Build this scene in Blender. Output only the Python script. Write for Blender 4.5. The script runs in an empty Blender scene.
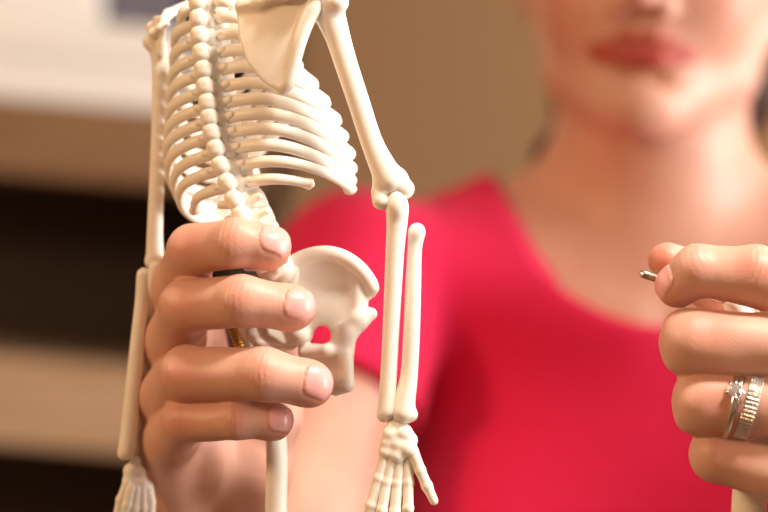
import bpy, math, random
import numpy as np

random.seed(7); rng = np.random.default_rng(7)
C = bpy.context.scene.collection
FPX = 1890.0                      # focal length in pixels of the 768 px wide frame
CAM_Z = 1350.0                    # camera height, mm
ROLL = math.radians(5.0)          # the photographer held the camera a little crooked
cr, sr = math.cos(ROLL), math.sin(ROLL)

# ------------------------------------------------------------------ helpers
def V(*a): return np.array(a, dtype=float)
def q(px, py, y):                 # point seen at a pixel, at distance y (mm)
    return V((px - 384) * y / FPX, y, -(py - 256) * y / FPX)
def unit(v): v = np.asarray(v, float); return v / np.linalg.norm(v)
def to_world(p):                  # levelled-camera mm -> world metres
    p = np.asarray(p, float).reshape(-1, 3)
    o = np.empty_like(p)
    o[:, 0] = p[:, 0] * cr - p[:, 2] * sr
    o[:, 1] = p[:, 1]
    o[:, 2] = p[:, 0] * sr + p[:, 2] * cr + CAM_Z
    return o / 1000.0
def from_world(p):
    p = np.asarray(p, float) * 1000.0
    x, y, z = p[0], p[1], p[2] - CAM_Z
    return V(x * cr + z * sr, y, -x * sr + z * cr)

def smin(a, b, k):
    if k <= 0: return np.minimum(a, b)
    h = np.clip(0.5 + 0.5 * (b - a) / k, 0, 1)
    return b * (1 - h) + a * h - k * h * (1 - h)

class Field:
    """signed distance volume in mm"""
    def __init__(s, lo, hi, h):
        s.lo = np.asarray(lo, float); s.h = h
        n = np.ceil((np.asarray(hi, float) - s.lo) / h).astype(int) + 1
        s.ax = [(s.lo[i] + h * np.arange(n[i])).astype(np.float32) for i in range(3)]
        s.f = np.full(n, 1e3, np.float32)
    def like(s):
        o = Field.__new__(Field); o.lo = s.lo; o.h = s.h; o.ax = s.ax
        o.f = np.full(s.f.shape, 1e3, np.float32); return o
    def block(s, lo, hi):
        sl = []
        for i in range(3):
            a = int(max(0, math.floor((lo[i] - s.lo[i]) / s.h)))
            b = int(min(s.f.shape[i], math.ceil((hi[i] - s.lo[i]) / s.h) + 1))
            if b <= a: return None
            sl.append(slice(a, b))
        return tuple(sl)
    def op(s, fn, lo, hi, k=0.0, mode='add'):
        sl = s.block(np.asarray(lo) - 3 * s.h - k, np.asarray(hi) + 3 * s.h + k)
        if sl is None: return
        X = s.ax[0][sl[0]][:, None, None]; Y = s.ax[1][sl[1]][None, :, None]; Z = s.ax[2][sl[2]][None, None, :]
        d = fn(X, Y, Z)
        if mode == 'add': s.f[sl] = smin(s.f[sl], d, k)
        elif mode == 'sub': s.f[sl] = -smin(-s.f[sl], d, k)
        elif mode == 'and': s.f[sl] = np.maximum(s.f[sl], d)
    def cap(s, a, b, r1, r2=None, k=0.0, mode='add', sq=None):
        a = np.asarray(a, float); b = np.asarray(b, float)
        r2 = r1 if r2 is None else r2
        ba = b - a; l2 = max(float(ba @ ba), 1e-9); m = max(r1, r2) * (1.0 if sq is None else max(1.0, 1 / sq[1]))
        def fn(X, Y, Z):
            x, y, z = X - a[0], Y - a[1], Z - a[2]
            t = np.clip((x * ba[0] + y * ba[1] + z * ba[2]) / l2, 0, 1)
            x = x - t * ba[0]; y = y - t * ba[1]; z = z - t * ba[2]
            d2 = x * x + y * y + z * z
            if sq is not None:
                n, f = sq
                e = x * n[0] + y * n[1] + z * n[2]
                d2 = d2 + e * e * (f * f - 1)
            return np.sqrt(d2) - (r1 + (r2 - r1) * t)
        s.op(fn, np.minimum(a, b) - m, np.maximum(a, b) + m, k, mode)
    def chain(s, pts, rs, k=1.0, sq=None):
        for i in range(len(pts) - 1): s.cap(pts[i], pts[i + 1], rs[i], rs[i + 1], k, sq=sq)
    def ball(s, c, r, k=0.0, mode='add'): s.cap(c, np.asarray(c, float) + V(0, 0, 1e-3), r, r, k, mode)
    def ell(s, c, rad, k=0.0, mode='add', B=None):
        c = np.asarray(c, float); rad = np.asarray(rad, float); m = rad.max()
        B = np.eye(3) if B is None else np.asarray(B, float)
        def fn(X, Y, Z):
            x, y, z = X - c[0], Y - c[1], Z - c[2]
            u = [(x * B[i][0] + y * B[i][1] + z * B[i][2]) for i in range(3)]
            k0 = np.sqrt((u[0] / rad[0]) ** 2 + (u[1] / rad[1]) ** 2 + (u[2] / rad[2]) ** 2)
            k1 = np.sqrt((u[0] / rad[0] ** 2) ** 2 + (u[1] / rad[1] ** 2) ** 2 + (u[2] / rad[2] ** 2) ** 2)
            return k0 * (k0 - 1) / np.maximum(k1, 1e-6)
        s.op(fn, c - m, c + m, k, mode)
    def plate(s, poly, O, u, v, n, t, k=0.0, depth=None, rnd=0.6, off=0.0):
        """polygon in the plane (O,u,v), bent by depth(a,b) along n, half thickness t (a number or a function)"""
        poly = np.asarray(poly, float)
        P3 = np.array([O + p[0] * u + p[1] * v + off * n for p in poly])
        def fn(X, Y, Z):
            x, y, z = X - O[0], Y - O[1], Z - O[2]
            a = x * u[0] + y * u[1] + z * u[2]; b = x * v[0] + y * v[1] + z * v[2]; c = x * n[0] + y * n[1] + z * n[2]
            d2 = np.full(a.shape, 1e9); ins = np.zeros(a.shape, bool)
            for i in range(len(poly)):
                p, w = poly[i], poly[(i + 1) % len(poly)]
                e = w - p; wa, wb = a - p[0], b - p[1]
                tt = np.clip((wa * e[0] + wb * e[1]) / max(e @ e, 1e-9), 0, 1)
                d2 = np.minimum(d2, (wa - tt * e[0]) ** 2 + (wb - tt * e[1]) ** 2)
                cond = ((p[1] <= b) & (w[1] > b)) | ((w[1] <= b) & (p[1] > b))
                xi = p[0] + (b - p[1]) / (e[1] if abs(e[1]) > 1e-9 else 1e-9) * e[0]
                ins ^= cond & (a < xi)
            d = np.sqrt(d2) * np.where(ins, -1, 1) + rnd
            if depth is not None: c = c - depth(a, b)
            th = t(a, b) if callable(t) else t
            w = np.abs(c) - (th - rnd)
            return np.minimum(np.maximum(d, w), 0) + np.sqrt(np.maximum(d, 0) ** 2 + np.maximum(w, 0) ** 2) - rnd
        ex = 9.0
        s.op(fn, P3.min(0) - ex, P3.max(0) + ex, k)
    def nets(s):
        f = s.f; S = f < 0; h = s.h
        c = np.zeros(np.array(f.shape) - 1, np.uint8)
        cs = [(i, j, k) for i in (0, 1) for j in (0, 1) for k in (0, 1)]
        N = np.array(f.shape)
        for (i, j, k) in cs: c += S[i:N[0] - 1 + i, j:N[1] - 1 + j, k:N[2] - 1 + k]
        act = (c > 0) & (c < 8)
        idx = np.argwhere(act)
        vid = np.full(c.shape, -1, np.int32); vid[act] = np.arange(len(idx))
        vals = np.stack([f[idx[:, 0] + i, idx[:, 1] + j, idx[:, 2] + k] for (i, j, k) in cs], 1)
        acc = np.zeros((len(idx), 3)); cnt = np.zeros(len(idx))
        for a in range(8):
            for b in range(a + 1, 8):
                ca, cb = np.array(cs[a]), np.array(cs[b])
                if abs(ca - cb).sum() != 1: continue
                m = (vals[:, a] < 0) != (vals[:, b] < 0)
                t = vals[m, a] / (vals[m, a] - vals[m, b])
                acc[m] += ca + t[:, None] * (cb - ca); cnt[m] += 1
        verts = s.lo + h * (idx + acc / cnt[:, None])
        quads = []
        for ax in range(3):
            o = [i for i in range(3) if i != ax]
            A = np.moveaxis(S, ax, 0)
            x = A[:-1, 1:-1, 1:-1] != A[1:, 1:-1, 1:-1]
            e = np.argwhere(x); e[:, 1:] += 1
            vv = np.moveaxis(vid, ax, 0)
            q4 = np.stack([vv[e[:, 0], e[:, 1] - 1, e[:, 2] - 1], vv[e[:, 0], e[:, 1], e[:, 2] - 1],
                           vv[e[:, 0], e[:, 1], e[:, 2]], vv[e[:, 0], e[:, 1] - 1, e[:, 2]]], 1)
            neg = A[e[:, 0], e[:, 1], e[:, 2]]
            flip = ~neg if ax != 1 else neg
            q4[flip] = q4[flip][:, ::-1]
            quads.append(q4)
        return verts, np.concatenate(quads)

def relax(v, f, it=1, w=0.5):
    for _ in range(it):
        acc = np.zeros_like(v); cnt = np.zeros(len(v))
        for i in range(4):
            a, b = f[:, i], f[:, (i + 1) % 4]
            for k in range(3):
                acc[:, k] += np.bincount(a, v[b, k], len(v)) + np.bincount(b, v[a, k], len(v))
            cnt += np.bincount(a, minlength=len(v)) + np.bincount(b, minlength=len(v))
        v = v * (1 - w) + w * acc / np.maximum(cnt, 1)[:, None]
    return v

ROOTS = {}
def make_obj(name, verts, faces, mat, parent=None, world=False, smooth=True, mats=None, mat_idx=None, attr=None):
    """verts in levelled-camera mm (or world metres); every mesh sits in its root's frame"""
    w = np.asarray(verts, float).reshape(-1, 3) if world else to_world(verts)
    off = V(0, 0, 0)
    if parent is not None:
        off = ROOTS[parent.name]
    w = w - off
    me = bpy.data.meshes.new(name)
    if isinstance(faces, np.ndarray):
        me.vertices.add(len(w)); me.vertices.foreach_set('co', w.astype(np.float32).ravel())
        nf = len(faces); n = faces.shape[1]
        me.loops.add(nf * n); me.loops.foreach_set('vertex_index', faces.astype(np.int32).ravel())
        me.polygons.add(nf); me.polygons.foreach_set('loop_start', (np.arange(nf) * n).astype(np.int32))
        me.update(calc_edges=True); me.validate()
    else:
        me.from_pydata([tuple(p) for p in w], [], faces); me.update()
    me.polygons.foreach_set('use_smooth', np.full(len(me.polygons), smooth, dtype=bool))
    if attr is not None:
        ca = me.color_attributes.new('tint', 'FLOAT_COLOR', 'POINT')
        a4 = np.ones((len(w), 4), np.float32); a4[:, :3] = attr
        ca.data.foreach_set('color', a4.ravel())
    me.materials.append(mat)
    o = bpy.data.objects.new(name, me); C.objects.link(o)
    if parent is not None: o.parent = parent
    ROOTS[o.name] = off
    return o
def root(name, at, label, cat, group=None):      # at: levelled-camera mm
    w = to_world(at)[0]
    o = bpy.data.objects.new(name, None); C.objects.link(o); o.location = w; o.empty_display_size = 0.02
    o['label'] = label; o['category'] = cat
    if group: o['group'] = group
    ROOTS[o.name] = w
    return o
def sdf_part(name, F, mat, parent, it=1):
    v, f = F.nets(); v = relax(v, f, it)
    return make_obj(name, v, f, mat, parent)

def catmull(P, n=10):
    P = np.asarray(P, float); P = np.vstack([2 * P[0] - P[1], P, 2 * P[-1] - P[-2]]); out = []
    for i in range(1, len(P) - 2):
        for t in np.linspace(0, 1, n, endpoint=False):
            a, b, c, d = P[i - 1], P[i], P[i + 1], P[i + 2]
            out.append(.5 * ((2 * b) + (-a + c) * t + (2 * a - 5 * b + 4 * c - d) * t * t + (-a + 3 * b - 3 * c + d) * t ** 3))
    out.append(P[-2]); return np.array(out)
def tube(P, rv, rh, up, seg=14):
    """swept tube with an elliptical section: rv along up, rh across; round ends"""
    P = np.asarray(P, float); n = len(P)
    rv = np.broadcast_to(rv, n); rh = np.broadcast_to(rh, n)
    T = np.gradient(P, axis=0); T /= np.linalg.norm(T, axis=1)[:, None]
    verts, faces = [], []
    rings = []
    def ring(p, t, a, b):
        u = up - (up @ t) * t; u /= np.linalg.norm(u); w = np.cross(t, u)
        th = np.arange(seg) * 2 * math.pi / seg
        return [p + u * a * math.cos(x) + w * b * math.sin(x) for x in th]
    for j, fr in enumerate((.15, .6, .88)): rings.append(ring(P[0] - T[0] * rh[0] * (1 - fr) * .8, T[0], rv[0] * fr, rh[0] * fr))
    for i in range(n): rings.append(ring(P[i], T[i], rv[i], rh[i]))
    for fr in (.88, .6, .15): rings.append(ring(P[-1] + T[-1] * rh[-1] * (1 - fr) * .8, T[-1], rv[-1] * fr, rh[-1] * fr))
    for r in rings: verts += r
    for i in range(len(rings) - 1):
        for j in range(seg):
            a, b = i * seg + j, i * seg + (j + 1) % seg
            faces.append((a, b, b + seg, a + seg))
    faces.append(tuple(range(seg))[::-1]); m = (len(rings) - 1) * seg
    faces.append(tuple(m + j for j in range(seg)))
    return verts, faces

# ------------------------------------------------------------------ materials
def mat(name, col, rough=.5, metal=0, spec=.5, sss=0, sss_r=(1, .4, .2), sss_s=.004, bump=0, bscale=300, var=0, vscale=40, sheen=0, coat=0, trans=0, ior=1.45):
    m = bpy.data.materials.new(name); m.use_nodes = True
    nt = m.node_tree; b = nt.nodes['Principled BSDF']
    b.inputs['Base Color'].default_value = (*col, 1); b.inputs['Roughness'].default_value = rough
    b.inputs['Metallic'].default_value = metal; b.inputs['Specular IOR Level'].default_value = spec
    b.inputs['Subsurface Weight'].default_value = sss; b.inputs['Subsurface Radius'].default_value = sss_r
    b.inputs['Subsurface Scale'].default_value = sss_s; b.inputs['Sheen Weight'].default_value = sheen
    b.inputs['Coat Weight'].default_value = coat; b.inputs['Transmission Weight'].default_value = trans
    b.inputs['IOR'].default_value = ior
    tc = nt.nodes.new('ShaderNodeTexCoord')
    if bump:
        n = nt.nodes.new('ShaderNodeTexNoise'); n.inputs['Scale'].default_value = bscale; n.inputs['Detail'].default_value = 4
        nt.links.new(tc.outputs['Object'], n.inputs['Vector'])
        bp = nt.nodes.new('ShaderNodeBump'); bp.inputs['Strength'].default_value = bump; bp.inputs['Distance'].default_value = .001
        nt.links.new(n.outputs['Fac'], bp.inputs['Height']); nt.links.new(bp.outputs['Normal'], b.inputs['Normal'])
    if var:
        n = nt.nodes.new('ShaderNodeTexNoise'); n.inputs['Scale'].default_value = vscale; n.inputs['Detail'].default_value = 3
        nt.links.new(tc.outputs['Object'], n.inputs['Vector'])
        mx = nt.nodes.new('ShaderNodeMix'); mx.data_type = 'RGBA'
        mx.inputs['A'].default_value = (*[c * (1 - var) for c in col], 1); mx.inputs['B'].default_value = (*[min(1, c * (1 + var)) for c in col], 1)
        nt.links.new(n.outputs['Fac'], mx.inputs['Factor']); nt.links.new(mx.outputs['Result'], b.inputs['Base Color'])
    return m
BONE = mat('bone_plastic', (.90, .84, .75), .38, sss=.15, sss_s=.003, bump=.04, bscale=700, var=.05, vscale=150)
SHIRT = mat('pink_jersey', (.74, .006, .082), .85, bump=.25, bscale=1500, var=.05, vscale=25, sheen=.1)
TROUSER = mat('navy_denim', (.03, .04, .08), .9, bump=.3, bscale=1500)
SHOE = mat('shoe_canvas', (.08, .08, .09), .8, bump=.2, bscale=800)
HAIR = mat('brown_hair', (.045, .022, .013), .45, bump=.6, bscale=600, var=.4, vscale=220)
STEEL = mat('steel', (.62, .58, .52), .25, metal=1)
SILVER = mat('silver', (.75, .72, .68), .18, metal=1)
GEM = mat('clear_stone', (.97, .97, 1), .0, spec=.8, trans=.85, ior=2.4)
BRASS = mat('brass', (.55, .36, .10), .3, metal=1)
EYEM = mat('eye_white', (.85, .83, .80), .1)
IRIS = mat('iris_brown', (.10, .05, .02), .1)
WALLM = mat('tan_wall_paint', (.40, .225, .11), .9, bump=.1, bscale=120, var=.05, vscale=2)
WALLL = mat('light_wall_paint', (.45, .32, .2), .9, bump=.1, bscale=120)
CEILM = mat('ceiling_paint', (.80, .76, .70), .9)
TRIMM = mat('white_trim', (.8, .78, .75), .5)

def skin_material():
    m = mat('skin', (.70, .41, .29), .42, sss=.18, sss_r=(1, .35, .18), sss_s=.003, bump=.12, bscale=1400)
    nt = m.node_tree; b = nt.nodes['Principled BSDF']
    at = nt.nodes.new('ShaderNodeAttribute'); at.attribute_name = 'tint'
    sep = nt.nodes.new('ShaderNodeSeparateColor'); nt.links.new(at.outputs['Color'], sep.inputs['Color'])
    tc = nt.nodes.new('ShaderNodeTexCoord')
    nz = nt.nodes.new('ShaderNodeTexNoise'); nz.inputs['Scale'].default_value = 90; nz.inputs['Detail'].default_value = 3
    nt.links.new(tc.outputs['Object'], nz.inputs['Vector'])
    def mix(a, bcol, fac):
        x = nt.nodes.new('ShaderNodeMix'); x.data_type = 'RGBA'
        if isinstance(a, tuple): x.inputs['A'].default_value = (*a, 1)
        else: nt.links.new(a, x.inputs['A'])
        x.inputs['B'].default_value = (*bcol, 1); nt.links.new(fac, x.inputs['Factor']); return x.outputs['Result']
    c = mix((.72, .42, .325), (.65, .345, .26), nz.outputs['Fac'])
    c = mix(c, (.66, .20, .13), sep.outputs['Red'])
    c = mix(c, (.82, .42, .39), sep.outputs['Green'])
    c = mix(c, (.46, .08, .065), sep.outputs['Blue'])
    nt.links.new(c, b.inputs['Base Color'])
    r = nt.nodes.new('ShaderNodeMapRange'); r.inputs['To Min'].default_value = .45; r.inputs['To Max'].default_value = .22
    nt.links.new(sep.outputs['Green'], r.inputs['Value']); nt.links.new(r.outputs['Result'], b.inputs['Roughness'])
    return m
SKIN = skin_material()

def wood(name, c1, c2, rough=.55, scale=6):
    m = bpy.data.materials.new(name); m.use_nodes = True
    nt = m.node_tree; b = nt.nodes['Principled BSDF']; b.inputs['Roughness'].default_value = rough
    tc = nt.nodes.new('ShaderNodeTexCoord'); mp = nt.nodes.new('ShaderNodeMapping'); mp.inputs['Scale'].default_value = (1, 8, 12)
    n = nt.nodes.new('ShaderNodeTexNoise'); n.inputs['Scale'].default_value = scale; n.inputs['Detail'].default_value = 6
    r = nt.nodes.new('ShaderNodeValToRGB'); r.color_ramp.elements[0].color = (*c1, 1); r.color_ramp.elements[1].color = (*c2, 1)
    r.color_ramp.elements[0].position = .3; r.color_ramp.elements[1].position = .7
    nt.links.new(tc.outputs['Object'], mp.inputs['Vector']); nt.links.new(mp.outputs['Vector'], n.inputs['Vector'])
    nt.links.new(n.outputs['Fac'], r.inputs['Fac']); nt.links.new(r.outputs['Color'], b.inputs['Base Color'])
    return m
DARKWOOD = wood('dark_wood', (.030, .014, .007), (.050, .024, .012))
MIDWOOD = wood('brown_wood', (.20, .105, .05), (.27, .15, .075))
PALEWOOD = wood('pale_wood', (.42, .27, .16), (.52, .35, .22))
FLOORM = wood('floor_boards', (.16, .085, .04), (.25, .14, .07), .4, 3)
BOXM = mat('white_card', (.93, .92, .90), .7)
GREYM = mat('slate_grey_card', (.16, .155, .20), .7)

# ------------------------------------------------------------------ the skeleton model
th = math.radians(28); bt = math.radians(9); rl = math.radians(11.5)
def frame(th, bt, rl):
    R = V(math.cos(th), -math.sin(th), 0); A0 = V(math.sin(th), math.cos(th), 0); U0 = V(0, 0, 1)
    U = math.cos(bt) * U0 + math.sin(bt) * A0; A = math.cos(bt) * A0 - math.sin(bt) * U0
    def ro(v): return V(v[0] * math.cos(rl) - v[2] * math.sin(rl), v[1], v[0] * math.sin(rl) + v[2] * math.cos(rl))
    return ro(R), ro(A), ro(U)
R, A, U = frame(th, bt, rl)
tips = [(197, 2), (198, 19), (199, 36), (201, 53), (203, 70), (205, 87), (207, 103), (209, 118), (211.5, 133), (215.5, 149), (220.5, 166),
        (227, 183), (234, 200), (241, 215), (248, 231), (254, 247), (260, 263)]
def tipY(py): return 597 - 9 * py / 215.0
TIP = [q(x, y, tipY(y)) for x, y in tips]
BODY = [t + A * 9.0 - U * .4 for t in TIP]
SK = root('skeleton_model', q(262, 300, 600), 'small white plastic model skeleton seen from behind, gripped around its lower spine', 'model skeleton')

def vertebra(i):
    c, t = BODY[i], TIP[i]
    nx = BODY[i + 1] if i + 1 < len(BODY) else c - (BODY[i - 1] - c)
    up = unit(c - nx); lum = i >= 12
    F = Field(c - 17, c + 17, .42)
    F.cap(c + up * 1.1 + A * 1.0, c - up * 1.1 + A * 1.0, 4.3 if not lum else 5.0, k=.5)
    for s in (-1, 1):
        F.cap(c - A * 2 + s * R * 2.5, c - A * 5 + s * R * 2.0, 1.9, 1.9, 1.2)                       # arch
        F.cap(c - A * 4.2 + s * R * 2.0, c - A * 5.2 + s * R * (6.4 if not lum else 7.2) + up * .6, 1.6, 1.35, 1.2)   # transverse process
        F.cap(c - A * 5.2 + s * R * 2.8 + up * 2.2, c - A * 5.4 + s * R * 2.8 - up * 2.2, 1.35, 1.35, 1.2)
    F.cap(c - A * 4.4 + up * 2.5, c - A * 4.4 - up * 2.5, 2.5, 2.5, 1.0)
    F.cap(c - A * 5, t + A * 1.2 + up * .3, 1.8, 2.1, 1.0)
    F.cap(t + up * .85 + R * .35, t - up * .75 + R * .35, 2.5, 2.45, .5); F.cap(t + up * .85 - R * .35, t - up * .75 - R * .35, 2.5, 2.45, .3)                                              # blunt tip
    sdf_part('vertebra', F, BONE, SK)
for i in range(len(TIP)): vertebra(i)

# ribs
W_ = [12.5, 17.5, 20, 23, 25.5, 27.8, 29.5, 31, 31, 29.8, 29, 24]
D_ = [11, 15, 19, 22, 24, 25.5, 26, 26, 25.5, 25, 24, 22]
DR = [7, 8.5, 10, 11.5, 12.5, 13.5, 14.5, 15.5, 15.5, 14, 11, 7]
PR = [125, 118, 112, 107, 104, 103, 103, 104, 104, 104, 104, 66]
P1 = [150, 146, 140, 134, 128, 124, 121, 119, 117, 114, 110, 66]
def rib_pt(n, s, ph):
    a = math.radians(ph); c = BODY[n] + A * (D_[n] - 8.6)
    return c + s * R * W_[n] * math.sin(a) - A * D_[n] * math.cos(a) - U * DR[n] * (1 - math.cos(1.6 * min(max(a - .25, 0), 1.96))) / 2
stern_top = rib_pt(0, 0, 180) + A * 1 + U * 2
stern_bot = rib_pt(6, 0, 180) + U * 17 - A * 1
def stern(t): return stern_top + (stern_bot - stern_top) * t
for n in range(12):
    for s in (-1, 1):
        phs = np.linspace(15, PR[n] if s > 0 else P1[n], 30)
        P = np.array([rib_pt(n, s, p) for p in phs])
        # the neck of the rib starts at the transverse process
        st = BODY[n] - A * 4.2 + s * R * 4.4 + U * .2
        wgt = np.clip(1 - (phs - 15) / 26, 0, 1)[:, None] ** 1.5
        P = P * (1 - wgt) + (st + (P - P[0]) * .8) * wgt
        k = len(P); rv = np.full(k, 2.0); rh = np.full(k, 1.4)
        rv[-5:] *= np.linspace(1, 1.22, 5); rh[-5:] *= np.linspace(1, 1.6, 5)
        if n >= 10: rv = rv * np.linspace(1, .75, k)
        make_obj('rib', *tube(P, rv, rh, U), BONE, SK)
        if n < (10 if s < 0 else 6):
            e = P[-1]; d = unit(P[-1] - P[-3])
            if n < 7: tgt = stern(min(1, .03 + n * .155))
            else: tgt = stern(1.0) + s * R * (4 + 2 * (n - 7)) - U * (2.5 + 3.2 * (n - 7)) - A * (1 + (n - 7))
            ctrl = [e, e + d * 2.0 + U * .4, e * .5 + tgt * .5 + A * 1.5 - U * (.6 + n * .25), tgt]
            cp = catmull(ctrl, 8)
            if n >= 7: cp = cp[:19]
            make_obj('costal_cartilage', *tube(cp, 2.1 if s < 0 else 1.5, 1.5 if s < 0 else 1.3, U), BONE, SK)
F = Field(np.minimum(stern_top, stern_bot) - 12, np.maximum(stern_top, stern_bot) + 12, .5)
F.cap(stern(0), stern(.25), 5.2, 4.0, 1, sq=(A, 2.2)); F.cap(stern(.25), stern(.9), 3.6, 4.2, 1, sq=(A, 2.0)); F.cap(stern(.9), stern(1.1), 2.5, 1.6, 1)
sdf_part('sternum', F, BONE, SK)

# shoulder blades
def blade(pts, name='scapula'):
    """pts: (px, py, Y) medial-top, medial-mid, inferior angle, lateral border, neck"""
    P = [q(*p) for p in pts]
    cen = sum(P) / len(P)
    u = unit(V(1, 0, 0) - 0); nn = unit(np.cross(P[2] - P[0], P[-1] - P[0]))
    if nn[1] > 0: nn = -nn                     # towards the back of the figure
    u = unit(u - (u @ nn) * nn); v = np.cross(nn, u)
    poly = [((p - cen) @ u, (p - cen) @ v) for p in P]
    F = Field(np.min(P, 0) - 16, np.max(P, 0) + 16, .45)
    F.plate(poly, cen, u, v, nn, 1.1, depth=lambda a, b: 1.2 - (a * a + b * b) * .004)
    return F, P, nn
YS = 583
F, P, nn = blade([(238, -8, YS + 5), (238, 14, YS + 4), (241, 40, YS + 3), (250, 64, YS + 2), (262, 80, YS), (272, 88.5, YS - 1.5), (281, 91, YS - 2.5), (288, 84, YS - 4),
                  (293, 66, YS - 5), (299, 42, YS - 6), (307, 20, YS - 6), (316, 4, YS - 6), (312, -14, YS - 4), (270, -30, YS + 2)])
lat = catmull([P[6], P[7], P[8], P[9], P[10], P[11]], 5)
F.chain(list(lat), list(np.linspace(1.2, 2.2, len(lat))), 1.5)
sp = [q(240, 6, YS + 3), q(262, 2, YS - 1), q(285, -8, YS - 6), q(308, -18, YS - 9), q(324, -20, YS - 8)]
F.chain(sp, [1.2, 1.6, 2.0, 2.4, 3.0], 2.5)
sdf_part('scapula', F, BONE, SK)
YL = 617
F, P, nn = blade([(168, 16, YL - 2), (168, 30, YL - 2), (167, 46, YL - 1), (164, 58, YL), (160, 54, YL + 2), (156, 40, YL + 4), (153, 28, YL + 5), (160, 16, YL + 3)])
F.chain([P[4], P[5], P[6]], [1.4, 1.7, 2.4], .8)
F.chain([q(168, 24, YL - 4), q(160, 28, YL - 3), q(153, 34, YL - 1)], [.8, 1.1, 1.7], 1)
sdf_part('scapula', F, BONE, SK)
for pts in ([(322, -22, 578), (314, -18, 590), (300, -22, 606), (285, -12, 616)], [(154, 34, 618), (168, 14, 628), (195, 2, 636), (235, 2, 634)]):
    F = Field(np.min([q(*p) for p in pts], 0) - 6, np.max([q(*p) for p in pts], 0) + 6, .5)
    F.chain([q(*p) for p in pts], [2.0, 1.6, 1.6, 2.2], 1); sdf_part('clavicle', F, BONE, SK)

def bone(name, pts, extra=(), sub=(), h=.45, parent=None, k=1.2, m=None):
    """pts: (px, py, Y, radius px)"""
    P = [q(p[0], p[1], p[2]) for p in pts]; rs = [p[3] * p[2] / FPX for p in pts]
    E = [(q(e[0], e[1], e[2]), e[3] * e[2] / FPX) for e in extra]
    al = P + [e[0] for e in E]
    F = Field(np.min(al, 0) - 10, np.max(al, 0) + 10, h)
    cp = catmull(np.column_stack([np.array(P), rs]), 6)
    F.chain(list(cp[:, :3]), list(cp[:, 3]), .12)
    for c, r in E: F.ball(c, r, 1.4)
    for e in sub: F.ball(q(e[0], e[1], e[2]), e[3] * e[2] / FPX, .8, 'sub')
    return sdf_part(name, F, m or BONE, parent or SK)
YR = 580
bone('humerus', [(325, 0, YR, 17), (331, 18, YR, 15), (338, 38, YR, 12.5), (346, 64, YR, 11.5), (358, 100, YR, 11), (371, 140, YR, 11), (382, 165, YR, 13), (390, 180, YR, 15)],
     [(318, -8, YR + 2, 19), (337, 2, YR - 3, 12), (381, 201, YR - 1, 9), (380, 192, YR, 9), (382, 182, YR, 9), (404, 189, YR, 10.5), (398, 178, YR, 10)],
     [(390.5, 199, YR - 7.2, 5.5)])
bone('ulna', [(396, 197, YR - 1, 8), (397, 206, YR - 1, 11.5), (397, 222, YR, 10.5), (395, 250, YR, 9.4), (392.5, 300, YR, 8.7), (390, 350, YR, 8.3), (387.5, 395, YR, 8.6), (387, 411, YR, 9.5)], [(383, 416, YR, 6)])
bone('radius', [(416, 236, YR + 2, 8), (414.5, 252, YR + 2, 7.3), (413, 290, YR + 1, 8.1), (411.5, 335, YR, 8.4), (409, 375, YR, 8.8), (404.5, 400, YR, 11), (403, 412, YR, 12.5)],
     [(417, 231, YR + 2, 8.3), (412, 415, YR, 6)])
def skel_hand(carpal, fingers, wrist_r):
    P = [q(*c[:3]) for c in carpal]
    F = Field(np.min(P, 0) - 12, np.max(P, 0) + 12, .42)
    for c in carpal: F.ball(q(*c[:3]), c[3] * c[2] / FPX, 1.0)
    h = sdf_part('hand', F, BONE, SK)
    for pts in fingers:
        Pf = [q(p[0], p[1], p[2]) for p in pts]; rs = [p[3] * p[2] / FPX for p in pts]
        F = Field(np.min(Pf, 0) - 5, np.max(Pf, 0) + 5, .4)
        F.chain(Pf, rs, .6)
        for j in range(1, len(Pf) - 1): F.ball(Pf[j], rs[j] * 1.03, .6)
        sdf_part('finger', F, BONE, h)
skel_hand([(391, 434, YR, 9), (403, 433, YR, 10), (410, 440, YR, 8), (388, 443, YR, 8), (398, 444, YR, 10), (408, 449, YR - 1, 9), (397, 455, YR, 10), (386, 452, YR, 8), (394, 425, YR, 7)],
          [[(387, 452, YR, 6), (379, 478, YR, 5.5), (371, 505, YR, 5.5), (366, 530, YR, 5), (364, 545, YR, 4)],
           [(393, 455, YR, 6.5), (387, 482, YR, 6), (382, 510, YR - 1, 5.5), (379, 540, YR, 5), (378, 558, YR, 4)],
           [(400, 456, YR, 6.5), (397, 483, YR, 6), (395, 512, YR - 1, 5.8), (394, 542, YR, 5), (393, 562, YR, 4)],
           [(407, 454, YR, 6), (408, 482, YR, 5.8), (408, 508, YR - 1, 5.5), (408, 535, YR, 5), (407, 550, YR, 4)],
           [(412, 450, YR - 1, 6.5), (420, 470, YR - 1, 5.5), (427, 486, YR - 1, 5.5), (434, 501, YR - 1, 4.5)]], 0)
YA = 620
bone('humerus', [(158, 46, YA, 9), (160, 70, YA, 8), (159, 120, YA, 7.5), (157, 180, YA, 7.8), (155, 230, YA, 8), (155, 256, YA, 9)],
     [(152, 42, YA, 9.5), (159, 263, YA, 6.5), (151, 262, YA, 6.5)])
bone('radius', [(144, 275, YA - 3, 7.5), (142, 300, YA - 3, 7), (138, 340, YA - 3, 7.5), (133, 390, YA - 3, 8), (129, 430, YA - 3, 8.5), (127, 450, YA - 3, 9)], [(123, 455, YA - 3, 5)])
bone('ulna', [(155, 268, YA - 4, 6.5), (154, 285, YA - 3, 7.5), (149, 330, YA + 2, 7), (143, 380, YA + 2, 6.5), (138, 425, YA + 2, 6), (136, 448, YA + 2, 6.5)])
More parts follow.
